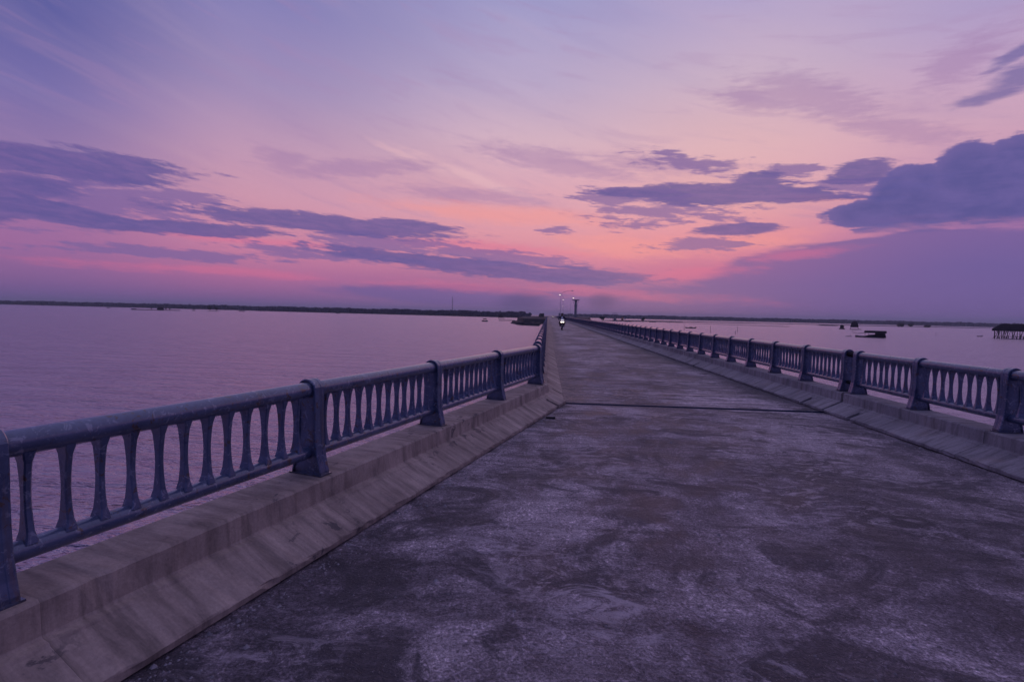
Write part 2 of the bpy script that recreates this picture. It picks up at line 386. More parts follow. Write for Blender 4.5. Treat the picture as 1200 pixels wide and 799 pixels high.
# ================================================================== helpers
def tag(o, label=None, cat=None, group=None, kind=None):
    if label: o['label'] = label
    if cat: o['category'] = cat
    if group: o['group'] = group
    if kind: o['kind'] = kind
    return o
def empty(name, loc=(0, 0, 0), rz=0.0):
    o = bpy.data.objects.new(name, None); COL.objects.link(o); o.location = loc; o.rotation_euler = (0, 0, rz)
    o.empty_display_size = .3; return o
def obj(name, mesh, parent=None, mat=None, loc=None, rot=None, scale=None):
    o = bpy.data.objects.new(name, mesh); COL.objects.link(o)
    if mat and not mesh.materials: mesh.materials.append(mat)
    if parent: o.parent = parent
    if loc is not None: o.location = loc
    if rot is not None: o.rotation_euler = rot
    if scale is not None: o.scale = scale
    return o
class MB:
    def __init__(s): s.v = []; s.f = []; s.sm = []
    def add(s, vs, fs, smooth=False):
        k = len(s.v); s.v += [tuple(v) for v in vs]; s.f += [tuple(i+k for i in f) for f in fs]; s.sm += [smooth]*len(fs); return s
    def box(s, x0, x1, y0, y1, z0, z1):
        return s.add([(x0,y0,z0),(x1,y0,z0),(x1,y1,z0),(x0,y1,z0),(x0,y0,z1),(x1,y0,z1),(x1,y1,z1),(x0,y1,z1)],
                     [(0,3,2,1),(4,5,6,7),(0,1,5,4),(1,2,6,5),(2,3,7,6),(3,0,4,7)])
    def tube(s, pts, r, n=8, caps=True, smooth=True):
        pts = [Vector(p) for p in pts]; rs = r if isinstance(r, (list, tuple)) else [r]*len(pts); vs = []; fs = []
        for i, p in enumerate(pts):
            d = (pts[min(i+1, len(pts)-1)]-pts[max(i-1, 0)]).normalized()
            a = d.cross(Vector((0, 0, 1)) if abs(d.z) < .9 else Vector((0, 1, 0))).normalized(); b = d.cross(a)
            for k in range(n):
                t = 2*math.pi*k/n; vs.append(p+(a*math.cos(t)+b*math.sin(t))*rs[i])
        for i in range(len(pts)-1):
            for k in range(n): fs.append((i*n+k, i*n+(k+1) % n, (i+1)*n+(k+1) % n, (i+1)*n+k))
        s.add(vs, fs, smooth)
        if caps: s.add(vs[:n], [tuple(range(n))]); s.add(vs[-n:], [tuple(range(n-1, -1, -1))])
        return s
    def loft(s, rings, closed=True, caps=True, smooth=False):
        n = len(rings[0]); vs = [v for r in rings for v in r]; fs = []
        for i in range(len(rings)-1):
            for k in range(n if closed else n-1): fs.append((i*n+k, i*n+(k+1) % n, (i+1)*n+(k+1) % n, (i+1)*n+k))
        if caps: fs.append(tuple(range(n-1, -1, -1))); fs.append(tuple(range((len(rings)-1)*n, len(rings)*n)))
        return s.add(vs, fs, smooth)
    def ball(s, c, r, nu=12, nv=8):
        r = r if isinstance(r, tuple) else (r, r, r); rings = []
        for j in range(nv+1):
            t = math.pi*(j/nv); q = max(math.sin(t), .02)
            rings.append([(c[0]+r[0]*q*math.cos(2*math.pi*k/nu), c[1]+r[1]*q*math.sin(2*math.pi*k/nu), c[2]+r[2]*math.cos(t)) for k in range(nu)])
        return s.loft(rings, True, True, True)
    def mesh(s, name, mat=None, fix=True):
        m = bpy.data.meshes.new(name); m.from_pydata(s.v, [], s.f); m.polygons.foreach_set('use_smooth', s.sm)
        if fix:
            b = bmesh.new(); b.from_mesh(m); bmesh.ops.recalc_face_normals(b, faces=b.faces); b.to_mesh(m); b.free()
        if mat: m.materials.append(mat)
        m.update(); return m
    def build(s, name, mat, parent=None, loc=None, fix=True): return obj(name, s.mesh(name, mat, fix), parent, loc=loc)

WZ = -3.63          # water level; the road surface is z = 0
def bearing(px):
    d = ray(px, 369 + (px-600)*.0232); h = Vector((d.x, d.y)).normalized(); return h
def at(px, dist, z=WZ):
    h = bearing(px); depth = h.dot(Vector((Fv.x, Fv.y)).normalized()); q = dist/depth
    return Vector((h.x*q, h.y*q, z))
def face(px):       # z rotation that turns local +Y away from the viewer
    h = bearing(px); return math.atan2(-h.x, h.y)

# ================================================================== water, far ground
n = 24
mb = MB(); S = 9000
mb.add([(-S,-S,WZ),(S,-S,WZ),(S,S,WZ),(-S,S,WZ)], [(0,1,2,3)])
tag(mb.build('water', MAT_WATER, fix=False), kind='structure')
mb = MB(); mb.add([(-S,-S,WZ-1.6),(S,-S,WZ-1.6),(S,S,WZ-1.6),(-S,S,WZ-1.6)], [(0,1,2,3)])
tag(mb.build('ground', MAT_MUD, fix=False), kind='structure')

def bank(name, pts, h, edge=6.0, mat=MAT_LAND):
    """a low bar of land: outline points, height over the water, sloping rim"""
    c = Vector((sum(p[0] for p in pts)/len(pts), sum(p[1] for p in pts)/len(pts)))
    out = []; inn = []
    for p in pts:
        v = Vector((p[0], p[1])); d = (c-v); dl = d.length
        out.append((v.x, v.y, WZ-.5)); q = v+d*min(.4, edge/dl); inn.append((q.x, q.y, WZ+h*random.uniform(.8, 1.15)))
    m = MB(); m.loft([out, inn], True, False); m.add(inn, [tuple(range(len(inn)))])
    return tag(m.build(name, mat), kind='structure')
def strip_between(pxs, near, far, jit=.03):
    """closed outline of a bar seen from bearing to bearing, between two distances"""
    a = []; b = []
    for i, px in enumerate(pxs):
        t = i/(len(pxs)-1); nr = near[0]+(near[1]-near[0])*t; fr = far[0]+(far[1]-far[0])*t
        taper = min(1, 6*t, 6*(1-t)); mid = (nr+fr)/2
        p = at(px, mid+(nr-mid)*taper*random.uniform(1-jit*3, 1+jit)); q = at(px, mid+(fr-mid)*taper*random.uniform(1-jit, 1+jit*3))
        a.append((p.x, p.y)); b.append((q.x, q.y))
    return a+b[::-1]

def wood(name, pxs, dist, height, depth, count, leaf, label_mat=MAT_TREES):
    """a far wood: many small leaf-clump faces in an uneven crown mass, one object"""
    V = []; Fc = []
    u = rng.random(count); 
    ph = rng.random(8)*6.28
    for i in range(count):
        t = u[i]; px = pxs[0]+(pxs[1]-pxs[0])*t; D = dist(t)+rng.random()*depth
        hh = height(t)*(.90+.06*math.sin(px*.09+ph[0])+.05*math.sin(px*.47+ph[1])+.045*math.sin(px*1.31+ph[2])+.04*math.sin(px*2.9+ph[3]))
        p = at(px, D); z = WZ+.2+hh*(rng.random()**.75)
        s = leaf*(.5+rng.random()); th = rng.random()*3.14; tl = rng.random()*1.2-.6
        dx, dy = math.cos(th)*s, math.sin(th)*s; uz = Vector((math.sin(tl)*math.sin(th)*s*.8, -math.sin(tl)*math.cos(th)*s*.8, math.cos(tl)*s*.8))
        k = len(V)
        V += [(p.x-dx, p.y-dy, z-uz.z*.4), (p.x+dx, p.y+dy, z-uz.z*.3), (p.x+uz.x+dx*.4, p.y+uz.y+dy*.4, z+uz.z), (p.x+uz.x-dx*.5, p.y+uz.y-dy*.5, z+uz.z*.8)]
        Fc.append((k, k+1, k+2, k+3))
    m = bpy.data.meshes.new(name); m.from_pydata(V, [], Fc); m.materials.append(label_mat)
    return obj(name, m)
def lerp(a, b): return lambda t: a+(b-a)*t

# left far shore, drawing nearer towards the bridge
bank('shore_left', strip_between([-160+20*i for i in range(40)], (1500, 860), (2300, 1700), .01), .8, 10)
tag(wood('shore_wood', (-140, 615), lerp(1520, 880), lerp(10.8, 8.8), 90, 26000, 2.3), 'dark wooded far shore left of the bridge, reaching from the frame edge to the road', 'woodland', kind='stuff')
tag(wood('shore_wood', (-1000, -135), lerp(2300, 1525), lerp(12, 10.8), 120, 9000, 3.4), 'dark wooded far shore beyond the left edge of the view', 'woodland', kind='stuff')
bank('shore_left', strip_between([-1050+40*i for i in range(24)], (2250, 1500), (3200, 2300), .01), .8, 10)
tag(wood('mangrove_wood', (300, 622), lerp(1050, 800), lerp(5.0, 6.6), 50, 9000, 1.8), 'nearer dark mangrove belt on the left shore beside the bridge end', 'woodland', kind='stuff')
bank('shore_bar', strip_between([290+12*i for i in range(29)], (1010, 770), (1200, 900), .01), .5, 6)
# right far shore and the bars in front of it
bank('shore_right', strip_between([640+18*i for i in range(36)], (1500, 1500), (2300, 2300), .01), .8, 10)
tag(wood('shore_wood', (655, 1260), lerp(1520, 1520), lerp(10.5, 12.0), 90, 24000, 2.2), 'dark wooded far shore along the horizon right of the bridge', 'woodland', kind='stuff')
bank('mudflat', strip_between([690+18*i for i in range(30)], (700, 860), (800, 1050), .03), .25, 8, MAT_MUD)
bank('sandbar', strip_between([700+7*i for i in range(16)], (560, 640), (700, 720), .04), .35, 8, MAT_MUD)
bank('sandbar', strip_between([955+4*i for i in range(9)], (640, 640), (700, 700), .04), .6, 6, MAT_MUD)

# ================================================================== deck
LT = 0.2843; LD = Vector((math.sin(LT), math.cos(LT))); LN = Vector((math.cos(LT), -math.sin(LT)))
LP = Vector((-2.237, 1.942))                    # foot of a left post on the flared approach
XR = 5.43; XL = -0.03; YJ = 9.62                # lines of the main parapets, the expansion joint
END = 300.0
deck = empty('bridge_deck'); tag(deck, kind='structure')
# approach slab, flared to the left
def lpt(off, y):                                # point at lateral offset from the flared left line, at world y
    b = LP+LN*off; t = (y-b.y)/LD.y; return (b.x+LD.x*t, y)
mb = MB(); ring = []
ys = [-9.0, YJ-.10]
a = lpt(-.325, ys[0]); b_ = lpt(-.325, ys[1])
top = [(a[0], ys[0], 0), (XR+.325, ys[0], 0), (XR+.325, ys[1], 0), (b_[0], ys[1], 0)]
mb.loft([[(x, y, -.6) for x, y, z in top], top])
mb.build('approach_slab', MAT_ROAD, deck)
SL = 12.0; y = YJ+.095; i = 0
while y < END:
    y2 = min(y+SL, END); mb = MB(); mb.box(XL-.325, XR+.325, y+.006, y2-.006, -.6, 0.0); mb.build('deck_slab', MAT_DECK, deck); y = y2
for k in range(13):
    yy = YJ+2+24*k; mb = MB(); mb.box(XL+.4, XR-.4, yy-.6, yy+.6, -1.3, -.604)
    for xx in (1.2, 4.2): mb.tube([(xx, yy, WZ-1.7), (xx, yy, -1.29)], .42, 14)
    mb.build('pier', MAT_LAND, deck)
# expansion joint
ej = empty('expansion_joint', (0, YJ, 0)); tag(ej, kind='structure')
MB().box(XL+.1, XR-.1, -.10, -.065, -.3, .003).build('steel_plate', MAT_STEEL, ej)
MB().box(XL+.1, XR-.1, .065, .10, -.3, .003).build('steel_plate', MAT_STEEL, ej)
MB().box(XL+.1, XR-.1, -.064, .064, -.3, -.04).build('rubber_seal', MAT_GAP, ej)

# ---- kerbs. profile: offset towards the road, height
KP = [(-.325, .012), (-.325, .355), (-.31, .37), (.040, .37), (.055, .355), (.062, .212), (.070, .200), (.112, .192), (.122, .178), (.380, .060), (.386, .048), (.378, .012)]
KN = [(-.325, .012), (-.325, .355), (-.31, .37), (.040, .37), (.055, .355), (.062, .212), (.070, .200), (.112, .192), (.122, .178), (.175, .150), (.178, .130), (.178, .012)]
def kerb_mesh(length, notch=None, seed=0, step=.12):
    """one cast kerb section along local +Y; notch = centre of its drain slot"""
    r = random.Random(seed); st = []
    k = max(2, int(length/step)); ss = [length*i/k for i in range(k+1)]
    if notch is not None:
        ss = [s for s in ss if abs(s-notch) > .075]+[notch-.052, notch-.05, notch+.05, notch+.052]; ss.sort()
    rings = []
    for s in ss:
        prof = KN if notch is not None and abs(s-notch) < .051 else KP
        j = [0]*12
        e = 0 if s in (ss[0], ss[-1]) else 1
        chip = e*(r.random() < .10)*r.uniform(.004, .016)
        rings.append([(x+e*(r.uniform(-.003, .003) if 3 <= q <= 10 else 0)-e*(abs(r.gauss(0, .007)) if q in (9, 10) else 0)-(chip if q in (3, 4) else 0), s, z+e*(r.uniform(-.003, .002) if 3 <= q <= 9 else 0)-(chip*.7 if q == 3 else 0)) for q, (x, z) in enumerate(prof)])
    m = MB(); m.loft(rings); return m
kerb_l = empty('kerb_left'); tag(kerb_l, kind='structure'); kerb_r = empty('kerb_right'); tag(kerb_r, kind='structure')
# flared near left: sections one post apart, the last cut square to the bridge at the joint
for k in range(-4, 4):
    o = kerb_mesh(1.95-.0008, None if k != 3 else 1.42, 50+k, .07)
    m = o.mesh('kerb_section', MAT_KERB_L)
    if k == 3:
        for v in m.vertices:
            s0 = LP+LD*(1.95*3+.09)+LN*v.co.x
            lim = (YJ-.03-s0.y)/LD.y
            v.co.y = v.co.y/1.9492*lim
    p = LP+LD*(1.95*k+.09)
    obj('kerb_section', m, kerb_l, loc=(p.x, p.y, 0), rot=(0, 0, -LT))
variants_l = [kerb_mesh(1.5-.008, None, s).mesh('kerb_section', MAT_KERB_L) for s in range(3)]
variants_r = [kerb_mesh(1.5-.008, None, s+9).mesh('kerb_section', MAT_KERB_R) for s in range(3)]
notch_l = kerb_mesh(1.5-.008, .75, 21).mesh('kerb_section', MAT_KERB_L)
notch_r = kerb_mesh(1.5-.008, .75, 22).mesh('kerb_section', MAT_KERB_R)
def kerb_run(y0, count, x, parent, variants, notch, notches, mirror):
    for k in range(count):
        m = notch if k in notches else variants[k % 3]
        yy = y0+1.5*k
        if mirror: obj('kerb_section', m, parent, loc=(x, yy+1.492, 0), rot=(0, 0, math.pi))
        else: obj('kerb_section', m, parent, loc=(x, yy, 0))
NK = 50; every = [0]+list(range(5, 200, 4))
kerb_run(YJ+.035, NK, XL, kerb_l, variants_l, notch_l, every, False)
kerb_run(YJ+.035, NK, XR, kerb_r, variants_r, notch_r, every, True)
kerb_run(YJ-.03-1.5*9, 9, XR, kerb_r, variants_r, notch_r, [8, 4], True)
for x, par, mt, mir in ((XL, kerb_l, MAT_KERB_L, 1), (XR, kerb_r, MAT_KERB_R, -1)):
    y0 = YJ+.035+1.5*NK; m = MB(); rings = []
    for yy in [y0, END]: rings.append([(x+mir*a, yy, z) for a, z in KP])
    m.loft(rings); m.build('long_kerb', mt, par)

# ================================================================== railings
PIPE_Z = .69; PIPE_R = .064; LOW_Z = .175; LOW_R = .050
def post_mesh():
    """cast post: web across the rail, strap round its edge and over the top pipe. local x to the road, y along the rail; x = 0 the pipe line"""
    side = [(.142, 0), (.140, .03), (.122, .10), (.102, .20), (.092, .32), (.088, .46), (.090, .58), (.090, .66)]
    arc = [(.090*math.cos(R(a)), PIPE_Z+.090*math.sin(R(a))) for a in range(15, 166, 15)]
    out = side+arc+[(-x, z) for x, z in side[::-1]]
    mb = MB()
    def inset(p, d):
        x, z = p
        if z < .01: return (x-math.copysign(d, x), z)
        if z <= .665: return (x-math.copysign(d, x), z)
        v = Vector((x, z-PIPE_Z)); v = v*((v.length-d)/v.length); return (v.x, v.y+PIPE_Z)
    web = [inset(p, .012) for p in out]
    t = .037
    mb.loft([[(x, -t, z) for x, z in web], [(x, t, z) for x, z in web]])
    w = .052; d = .016
    a = [(x, -w, z) for x, z in out]; b = [(x, w, z) for x, z in out]
    a2 = [(*(lambda q: (q[0], -w, q[1]))(inset(p, d)),) for p in out]; b2 = [(*(lambda q: (q[0], w, q[1]))(inset(p, d)),) for p in out]
    # bevelled strap: ring of 6 round the section, along the outline
    rings = []
    for i, p in enumerate(out):
        q = inset(p, d); e = inset(p, .005)
        rings.append([(q[0], -w, q[1]), (e[0], -w, e[1]), (p[0], -w+.006, p[1]), (p[0], -.016, p[1]), (inset(p, .003)[0], -.012, inset(p, .003)[1]), (inset(p, .003)[0], .012, inset(p, .003)[1]), (p[0], .016, p[1]), (p[0], w-.006, p[1]), (e[0], w, e[1]), (q[0], w, q[1])])
    mb.loft(rings, True, True)
    mb.box(-.155, .155, -.062, .062, 0, .010)
    return mb.mesh('post', MAT_RAIL)
POST = post_mesh()
def baluster_mesh():
    z0, z1 = LOW_Z+.03, PIPE_Z-.045; rings = []
    for i in range(9):
        t = i/8; z = z0+(z1-z0)*t; q = abs(2*t-1)
        hx = .020+.027*q**2.0; hy = .0145+.002*q + (.010 if i in (0, 8) else 0)
        c = .006
        rings.append([(-hx, -hy+c, z), (-hx+c, -hy, z), (hx-c, -hy, z), (hx, -hy+c, z), (hx, hy-c, z), (hx-c, hy, z), (-hx+c, hy, z), (-hx, hy-c, z)])
    mb = MB(); mb.loft(rings); return mb.mesh('baluster', MAT_RAIL)
BAL = baluster_mesh()
def pipe_mesh(name, length, r, z, n=20):
    mb = MB(); mb.tube([(0, 0, z), (0, length/2, z-.001), (0, length, z)], r, n); return mb.mesh(name, MAT_RAIL)
def railing(label, spacing, nspan, nb, full, base, rz, mirror):
    """posts at 0..nspan along local +Y; first `full` spans as separate parts, the rest joined"""
    root = empty('bridge_railing', base, rz)
    tag(root, label, 'railing', 'railings along the bridge parapets')
    T = pipe_mesh('top_rail', spacing, PIPE_R, PIPE_Z); B = pipe_mesh('bottom_rail', spacing, LOW_R, LOW_Z, 16)
    for k in range(nspan+1):
        if k < 100: obj('post', POST, root, loc=(0, spacing*k, 0))
    step = spacing/(nb+1)
    for k in range(min(nspan, full)):
        obj('top_rail', T, root, loc=(0, spacing*k, 0)); obj('bottom_rail', B, root, loc=(0, spacing*k, 0))
        for j in range(nb): obj('baluster', BAL, root, loc=(random.uniform(-.002, .002), spacing*k+step*(j+1)+random.uniform(-.003, .003), 0), rot=(R(random.gauss(0, .25)), R(random.gauss(0, .15)), R(random.gauss(0, 1.6))))
    if nspan > full:
        mb = MB(); 
        bv = [tuple(v.co) for v in BAL.vertices]
        lv = [(sx*(.056 if i != 1 else .031), sy*.016, z) for i, z in enumerate((LOW_Z+.03, .42, PIPE_Z-.045)) for sx, sy in ((-1,-1),(1,-1),(1,1),(-1,1))]
        lf = [(i*4+k, i*4+(k+1)%4, (i+1)*4+(k+1)%4, (i+1)*4+k) for i in range(2) for k in range(4)]
        for k in range(full, nspan):
            for j in range(nb):
                yy = spacing*k+step*(j+1); mb.add([(x, y+yy, z) for x, y, z in lv], lf)
        o = mb.build('far_balusters', MAT_RAIL, root, fix=False); o['kind'] = 'stuff'
        mb = MB(); y0 = spacing*full; y1 = spacing*nspan
        mb.tube([(0, y0, PIPE_Z), (0, y1, PIPE_Z)], PIPE_R, 14); mb.tube([(0, y0, LOW_Z), (0, y1, LOW_Z)], LOW_R, 12)
        o = mb.build('far_rails', MAT_RAIL, root); o['kind'] = 'stuff'
        if nspan >= 100:
            mb = MB(); pv = [tuple(v.co) for v in POST.vertices]; pf = [tuple(p.vertices) for p in POST.polygons]
            for k in range(100, nspan+1): mb.add([(x, y+spacing*k, z) for x, y, z in pv], pf)
            o = mb.build('far_posts', MAT_RAIL, root, fix=False); o['kind'] = 'stuff'
    return root
PC = .142      # pipe line behind the strap foot
KT = .371
p = LP-LN*PC-LD*1.95*3
rl = railing('blue painted pipe railing of long spans on the flared near left parapet', 1.95, 7, 12, 7, (p.x, p.y, KT), -LT, False)
rl.scale = (1, 1, .955)
NS = int((END-10)/1.5)
railing('long blue railing on the left parapet running straight from the bend to the far end', 1.5, NS, 9, 33, (XL-PC, 9.80, KT), 0, False)
rn = railing('short blue railing on the near right parapet ending at the expansion joint', 1.5, 7, 9, 7, (XR+PC, 9.506-1.5*7, KT), 0, True)
railing('long blue railing on the right parapet running from the expansion joint into the distance', 1.5, NS, 9, 33, (XR+PC, 9.864, KT), 0, True)
mb = MB(); mb.tube([(0, 10.5+.05, PIPE_Z), (0, 10.5+.31, PIPE_Z)], .050, 14); mb.build('rubber_sleeve', MAT_GAP, rn)
mb = MB(); mb.tube([(0, 10.5+.05, LOW_Z), (0, 10.5+.31, LOW_Z)], .034, 12); mb.build('rubber_sleeve', MAT_GAP, rn)

# ================================================================== motorcycle with its rider
def motorcycle(loc, rz, label, small=False):
    """front towards local -Y"""
    t = empty('motorcycle', loc, rz); tag(t, label, 'motorcycle')
    for y in (-.62, .62):
        w = MB(); rings = []
        for i in range(24):
            a = 2*math.pi*i/24; c = Vector((0, y+.235*math.cos(a), .29+.235*math.sin(a))); ra = Vector((0, math.cos(a), math.sin(a)))
            rings.append([c+ra*(.052*math.cos(b))+Vector((.045*math.sin(b), 0, 0)) for b in [k*math.pi/4 for k in range(8)]])
        rings.append(rings[0]); w.loft(rings, True, False, True); wh = w.build('tyre', MAT_TYRE, t)
        m = MB(); m.tube([(-.06, y, .29), (.06, y, .29)], .05, 10)
        for k in range(10):
            a = k*math.pi/5; m.tube([(0, y, .29), (0, y+.2*math.cos(a), .29+.2*math.sin(a))], .006, 4, False)
        m.build('rim', MAT_GALV, wh)
    m = MB(); [m.tube([(s*.09, -.64, .30), (s*.09, -.52, .72), (s*.08, -.44, .98)], [.024, .022, .02], 8) for s in (-1, 1)]
    m.build('front_fork', MAT_GALV, t)
    m = MB(); m.loft([[(x*.07, -.90+.55*i/6, .50+.10*math.sin(math.pi*i/6)+z) for x, z in ((-1,-.04),(-.7,.01),(.7,.01),(1,-.04))] for i in range(7)], True, True, True)
    m.build('front_mudguard', MAT_BIKE, t)
    m = MB()   # leg shield and body, lofted along y
    secs = [(-.60, .10, .62, .90), (-.52, .22, .45, 1.00), (-.40, .27, .32, .98), (-.20, .19, .28, .72), (.10, .17, .28, .70), (.40, .17, .38, .76), (.75, .12, .52, .78), (.90, .05, .62, .74)]
    rings = [[(w*math.cos(a), y, (z0+z1)/2+(z1-z0)/2*math.sin(a)) for a in [k*math.pi/6 for k in range(12)]] for y, w, z0, z1 in secs]
    m.loft(rings, True, True, True); bd = m.build('body', MAT_BIKE, t)
    m = MB(); m.loft([[(w*math.cos(a), y, z+.05*math.sin(a)) for a in [k*math.pi/5 for k in range(10)]] for y, w, z in ((-.05,.08,.78),(.1,.13,.80),(.4,.14,.82),(.75,.10,.86))], True, True, True)
    m.build('seat', MAT_TYRE, t)
    m = MB(); m.loft([[(w*math.cos(a), y, .80+h*math.sin(a)) for a in [k*math.pi/6 for k in range(12)]] for y, w, h in ((-.66,.14,.10),(-.62,.23,.15),(-.50,.24,.17))], True, True, True)
    m.build('headlight_cowl', MAT_RED, t)
    for s in (-1, 1):
        m = MB(); m.ball((s*.10, -.665, .83), (.085, .03, .06), 12, 8); m.build('headlight', MAT_HEAD, t)
    m = MB(); m.tube([(-.36, -.28, 1.05), (-.20, -.40, 1.03), (0, -.46, .99), (.20, -.40, 1.03), (.36, -.28, 1.05)], .018, 8); m.build('handlebar', MAT_GALV, t)
    for s in (-1, 1):
        m = MB(); m.tube([(s*.22, -.38, 1.04), (s*.30, -.40, 1.20)], .006, 6); m.ball((s*.32, -.41, 1.24), (.055, .015, .04), 10, 6); m.build('mirror', MAT_BIKE, t)
    m = MB(); m.loft([[(w*x, y, z) for x in (-1, -.4, .4, 1)] for w, y, z in ((.16,-.60,.95),(.15,-.56,1.08),(.09,-.50,1.20))], False, False); 
    m.build('windshield', MAT_SHIRT, t)
    m = MB(); m.loft([[(w*x, -.64, z) for x in (-1, 1)]+[(w*x, -.60, z) for x in (1, -1)] for w, z in ((.17, .95), (.15, 1.03), (.09, 1.09))]); m.build('glow_panel', MAT_GLOW, t)  # added glowing strip above the headlights
    return t
def rider(loc, rz, label):
    t = empty('person', loc, rz); tag(t, label, 'person')
    J = dict(pelvis=(0,.20,.90), belly=(0,.18,1.05), chest=(0,.12,1.27), neck=(0,.08,1.42), head0=(0,.06,1.50), head=(0,.05,1.60),
        shL=(-.21,.10,1.36), elL=(-.38,-.04,1.16), wrL=(-.33,-.25,1.07), haL=(-.33,-.32,1.055),
        hiL=(-.11,.18,.88), knL=(-.29,-.22,.80), anL=(-.19,-.10,.42), toL=(-.20,-.28,.36))
    for k in list(J):
        if k[-1] == 'L': J[k[:-1]+'R'] = (-J[k][0], J[k][1], J[k][2])
    rad = dict(pelvis=.15, belly=.145, chest=.165, neck=.06, head0=.075, head=.085, sh=.078, el=.055, wr=.036, ha=.036, hi=.10, kn=.072, an=.045, to=.042)
    names = list(J); idx = {k: i for i, k in enumerate(names)}
    E = [('pelvis','belly'),('belly','chest'),('chest','neck'),('neck','head0'),('head0','head')]
    for s in 'LR':
        E += [('chest','sh'+s),('sh'+s,'el'+s),('el'+s,'wr'+s),('wr'+s,'ha'+s),('pelvis','hi'+s),('hi'+s,'kn'+s),('kn'+s,'an'+s),('an'+s,'to'+s)]
    V = [J[k] for k in names]; Ed = [(idx[a], idx[b]) for a, b in E]; rr = [rad.get(k, rad.get(k[:-1], .05)) for k in names]
    for s, sg in (('L', -1), ('R', 1)):                # four fingers and a thumb closed on the grip
        hx, hy, hz = J['ha'+s]
        for f in range(4):
            k = len(V); x = hx+sg*(-.03+.02*f)
            V += [(x, hy-.035, hz+.012), (x, hy-.065, hz-.012), (x, hy-.050, hz-.036)]; rr += [.010, .009, .008]
            Ed += [(idx['ha'+s], k), (k, k+1), (k+1, k+2)]
        k = len(V); V += [(hx-sg*.045, hy-.01, hz-.015), (hx-sg*.045, hy-.045, hz-.03)]; rr += [.012, .010]; Ed += [(idx['ha'+s], k), (k, k+1)]
    m = bpy.data.meshes.new('body'); m.from_pydata(V, Ed, []); m.materials.append(MAT_CLOTH)
    o = obj('body', m, t)
    md = o.modifiers.new('skin', 'SKIN'); md.use_smooth_shade = True
    sub = o.modifiers.new('sub', 'SUBSURF'); sub.levels = 1; sub.render_levels = 1
    if not m.skin_vertices:
        bpy.context.view_layer.objects.active = o
        m.attributes  # layer is created with the modifier
    if m.skin_vertices:
        for i, r_ in enumerate(rr): m.skin_vertices[0].data[i].radius = (r_, r_)
        m.skin_vertices[0].data[0].use_root = True
    h = MB(); h.ball((0, .055, 1.625), (.125, .145, .135), 16, 12); h.build('helmet', MAT_BIKE, t)
    f = MB(); f.ball((0, -.045, 1.585), (.075, .05, .075), 12, 8); f.ball((0, -.098, 1.58), (.014, .02, .02), 8, 6)
    for s in (-1, 1): f.ball((s*.03, -.088, 1.605), (.012, .008, .008), 8, 6)
    f.build('face', MAT_SKIN, t)
    s = MB(); s.loft([[(w*math.cos(a), .10-d*math.sin(a)*1.0, z) for a in [k*math.pi/8 for k in range(9)]] for w, d, z in ((.10,.20,1.02),(.12,.235,1.15),(.12,.23,1.30),(.06,.14,1.40))], False, False, True)
    s.build('shirt_front', MAT_SHIRT, t)
    return t
mp = Vector((1.66, 58.0, 0.0))
motorcycle((mp.x, mp.y, 0), .02, 'dark motorcycle with two lit headlights riding towards the camera on the bridge')
rider((mp.x, mp.y, 0), .02, 'rider in dark jacket and dark helmet on the approaching motorcycle')
for o in list(COL.objects)[-60:]:
    if o.parent is None and o.type == 'EMPTY' and o.get('category') in ('motorcycle', 'person'): o.scale = (1.10, 1.10, 1.10)
motorcycle((2.8, 262, 0), 0, 'tiny far motorcycle with its headlights on near the end of the bridge')
rider((2.8, 262, 0), 0, 'tiny far rider on the motorcycle near the end of the bridge')

# ================================================================== street lamps beyond the bridge
land = []
bank('causeway', [(-14, 300.5), (18, 300.5), (34, 420), (60, 700), (90, 1100), (120, 1500), (-20, 1500), (-34, 1000), (-30, 600), (-24, 400)], 3.0, 5)
mb = MB(); rings = []
for i in range(26):
    t = i/25; yy = 300.6+1100*t; cx = (XL+XR)/2 + 22*t**1.5
    rings.append([(cx-3.4, yy, -.35), (cx-3.4, yy, -.02), (cx+3.4, yy, -.02), (cx+3.4, yy, -.35)])
mb.loft(rings); tag(mb.build('road', MAT_DECK), kind='structure')
def lamp(px, hy, label, height=11.5, arm=(1, 1.6), lit=True, z0=-.6):
    hor = 369.4+(px-600)*.0232; D = (height+z0-1.65)*F_PX/max(1.5, hor-hy)
    p = at(px, D, z0); t = empty('street_lamp', p, face(px)); tag(t, label, 'street lamp', 'street lamps beyond the bridge')
    m = MB(); m.tube([(0, 0, 0), (0, 0, height*.5), (0, 0, height-1.2)], [.075, .06, .045], 8); m.build('pole', MAT_GALV, t)
    sx, ln = arm; m = MB()
    m.tube([(0, 0, height-1.3), (sx*ln*.25, 0, height-.7), (sx*ln*.6, 0, height-.25), (sx*ln, 0, height)], [.07, .06, .05, .045], 6); m.build('arm', MAT_GALV, t)
    m = MB(); m.loft([[(sx*(ln+x), y*w, height+z*w) for y, z in ((-.16,0),(-.1,.09),(.1,.09),(.16,0),(0,-.05))] for x, w in ((-.15,.5),(.2,1),(.7,.9),(.9,.4))], True, True, True)
    h = m.build('lamp_head', MAT_GALV, t)
    m = MB(); m.ball((sx*(ln+.4), 0, height-.10), (.42, .26, .16), 10, 6)
    m.build('lamp_glass', MAT_LAMP if lit else MAT_SHIRT, h)
    return t
lamp(656.6, 341.5, 'tallest nearest street lamp with a long arm reaching up to the right', 12.0, (1, 4.0), False)
lamp(656.2, 352.2, 'lit street lamp just under the tallest one, second in the row', 11.5, (1, 1.2))
lamp(659.6, 346.6, 'lit lamp beside the middle of the tallest lamp pole', 12.0, (-1, 1.2))
lamp(668.3, 350.2, 'bright lit street lamp left of the concrete tower', 11.5, (1, .9))
lamp(656.8, 359.8, 'small lit street lamp low over the motorcycle rider')
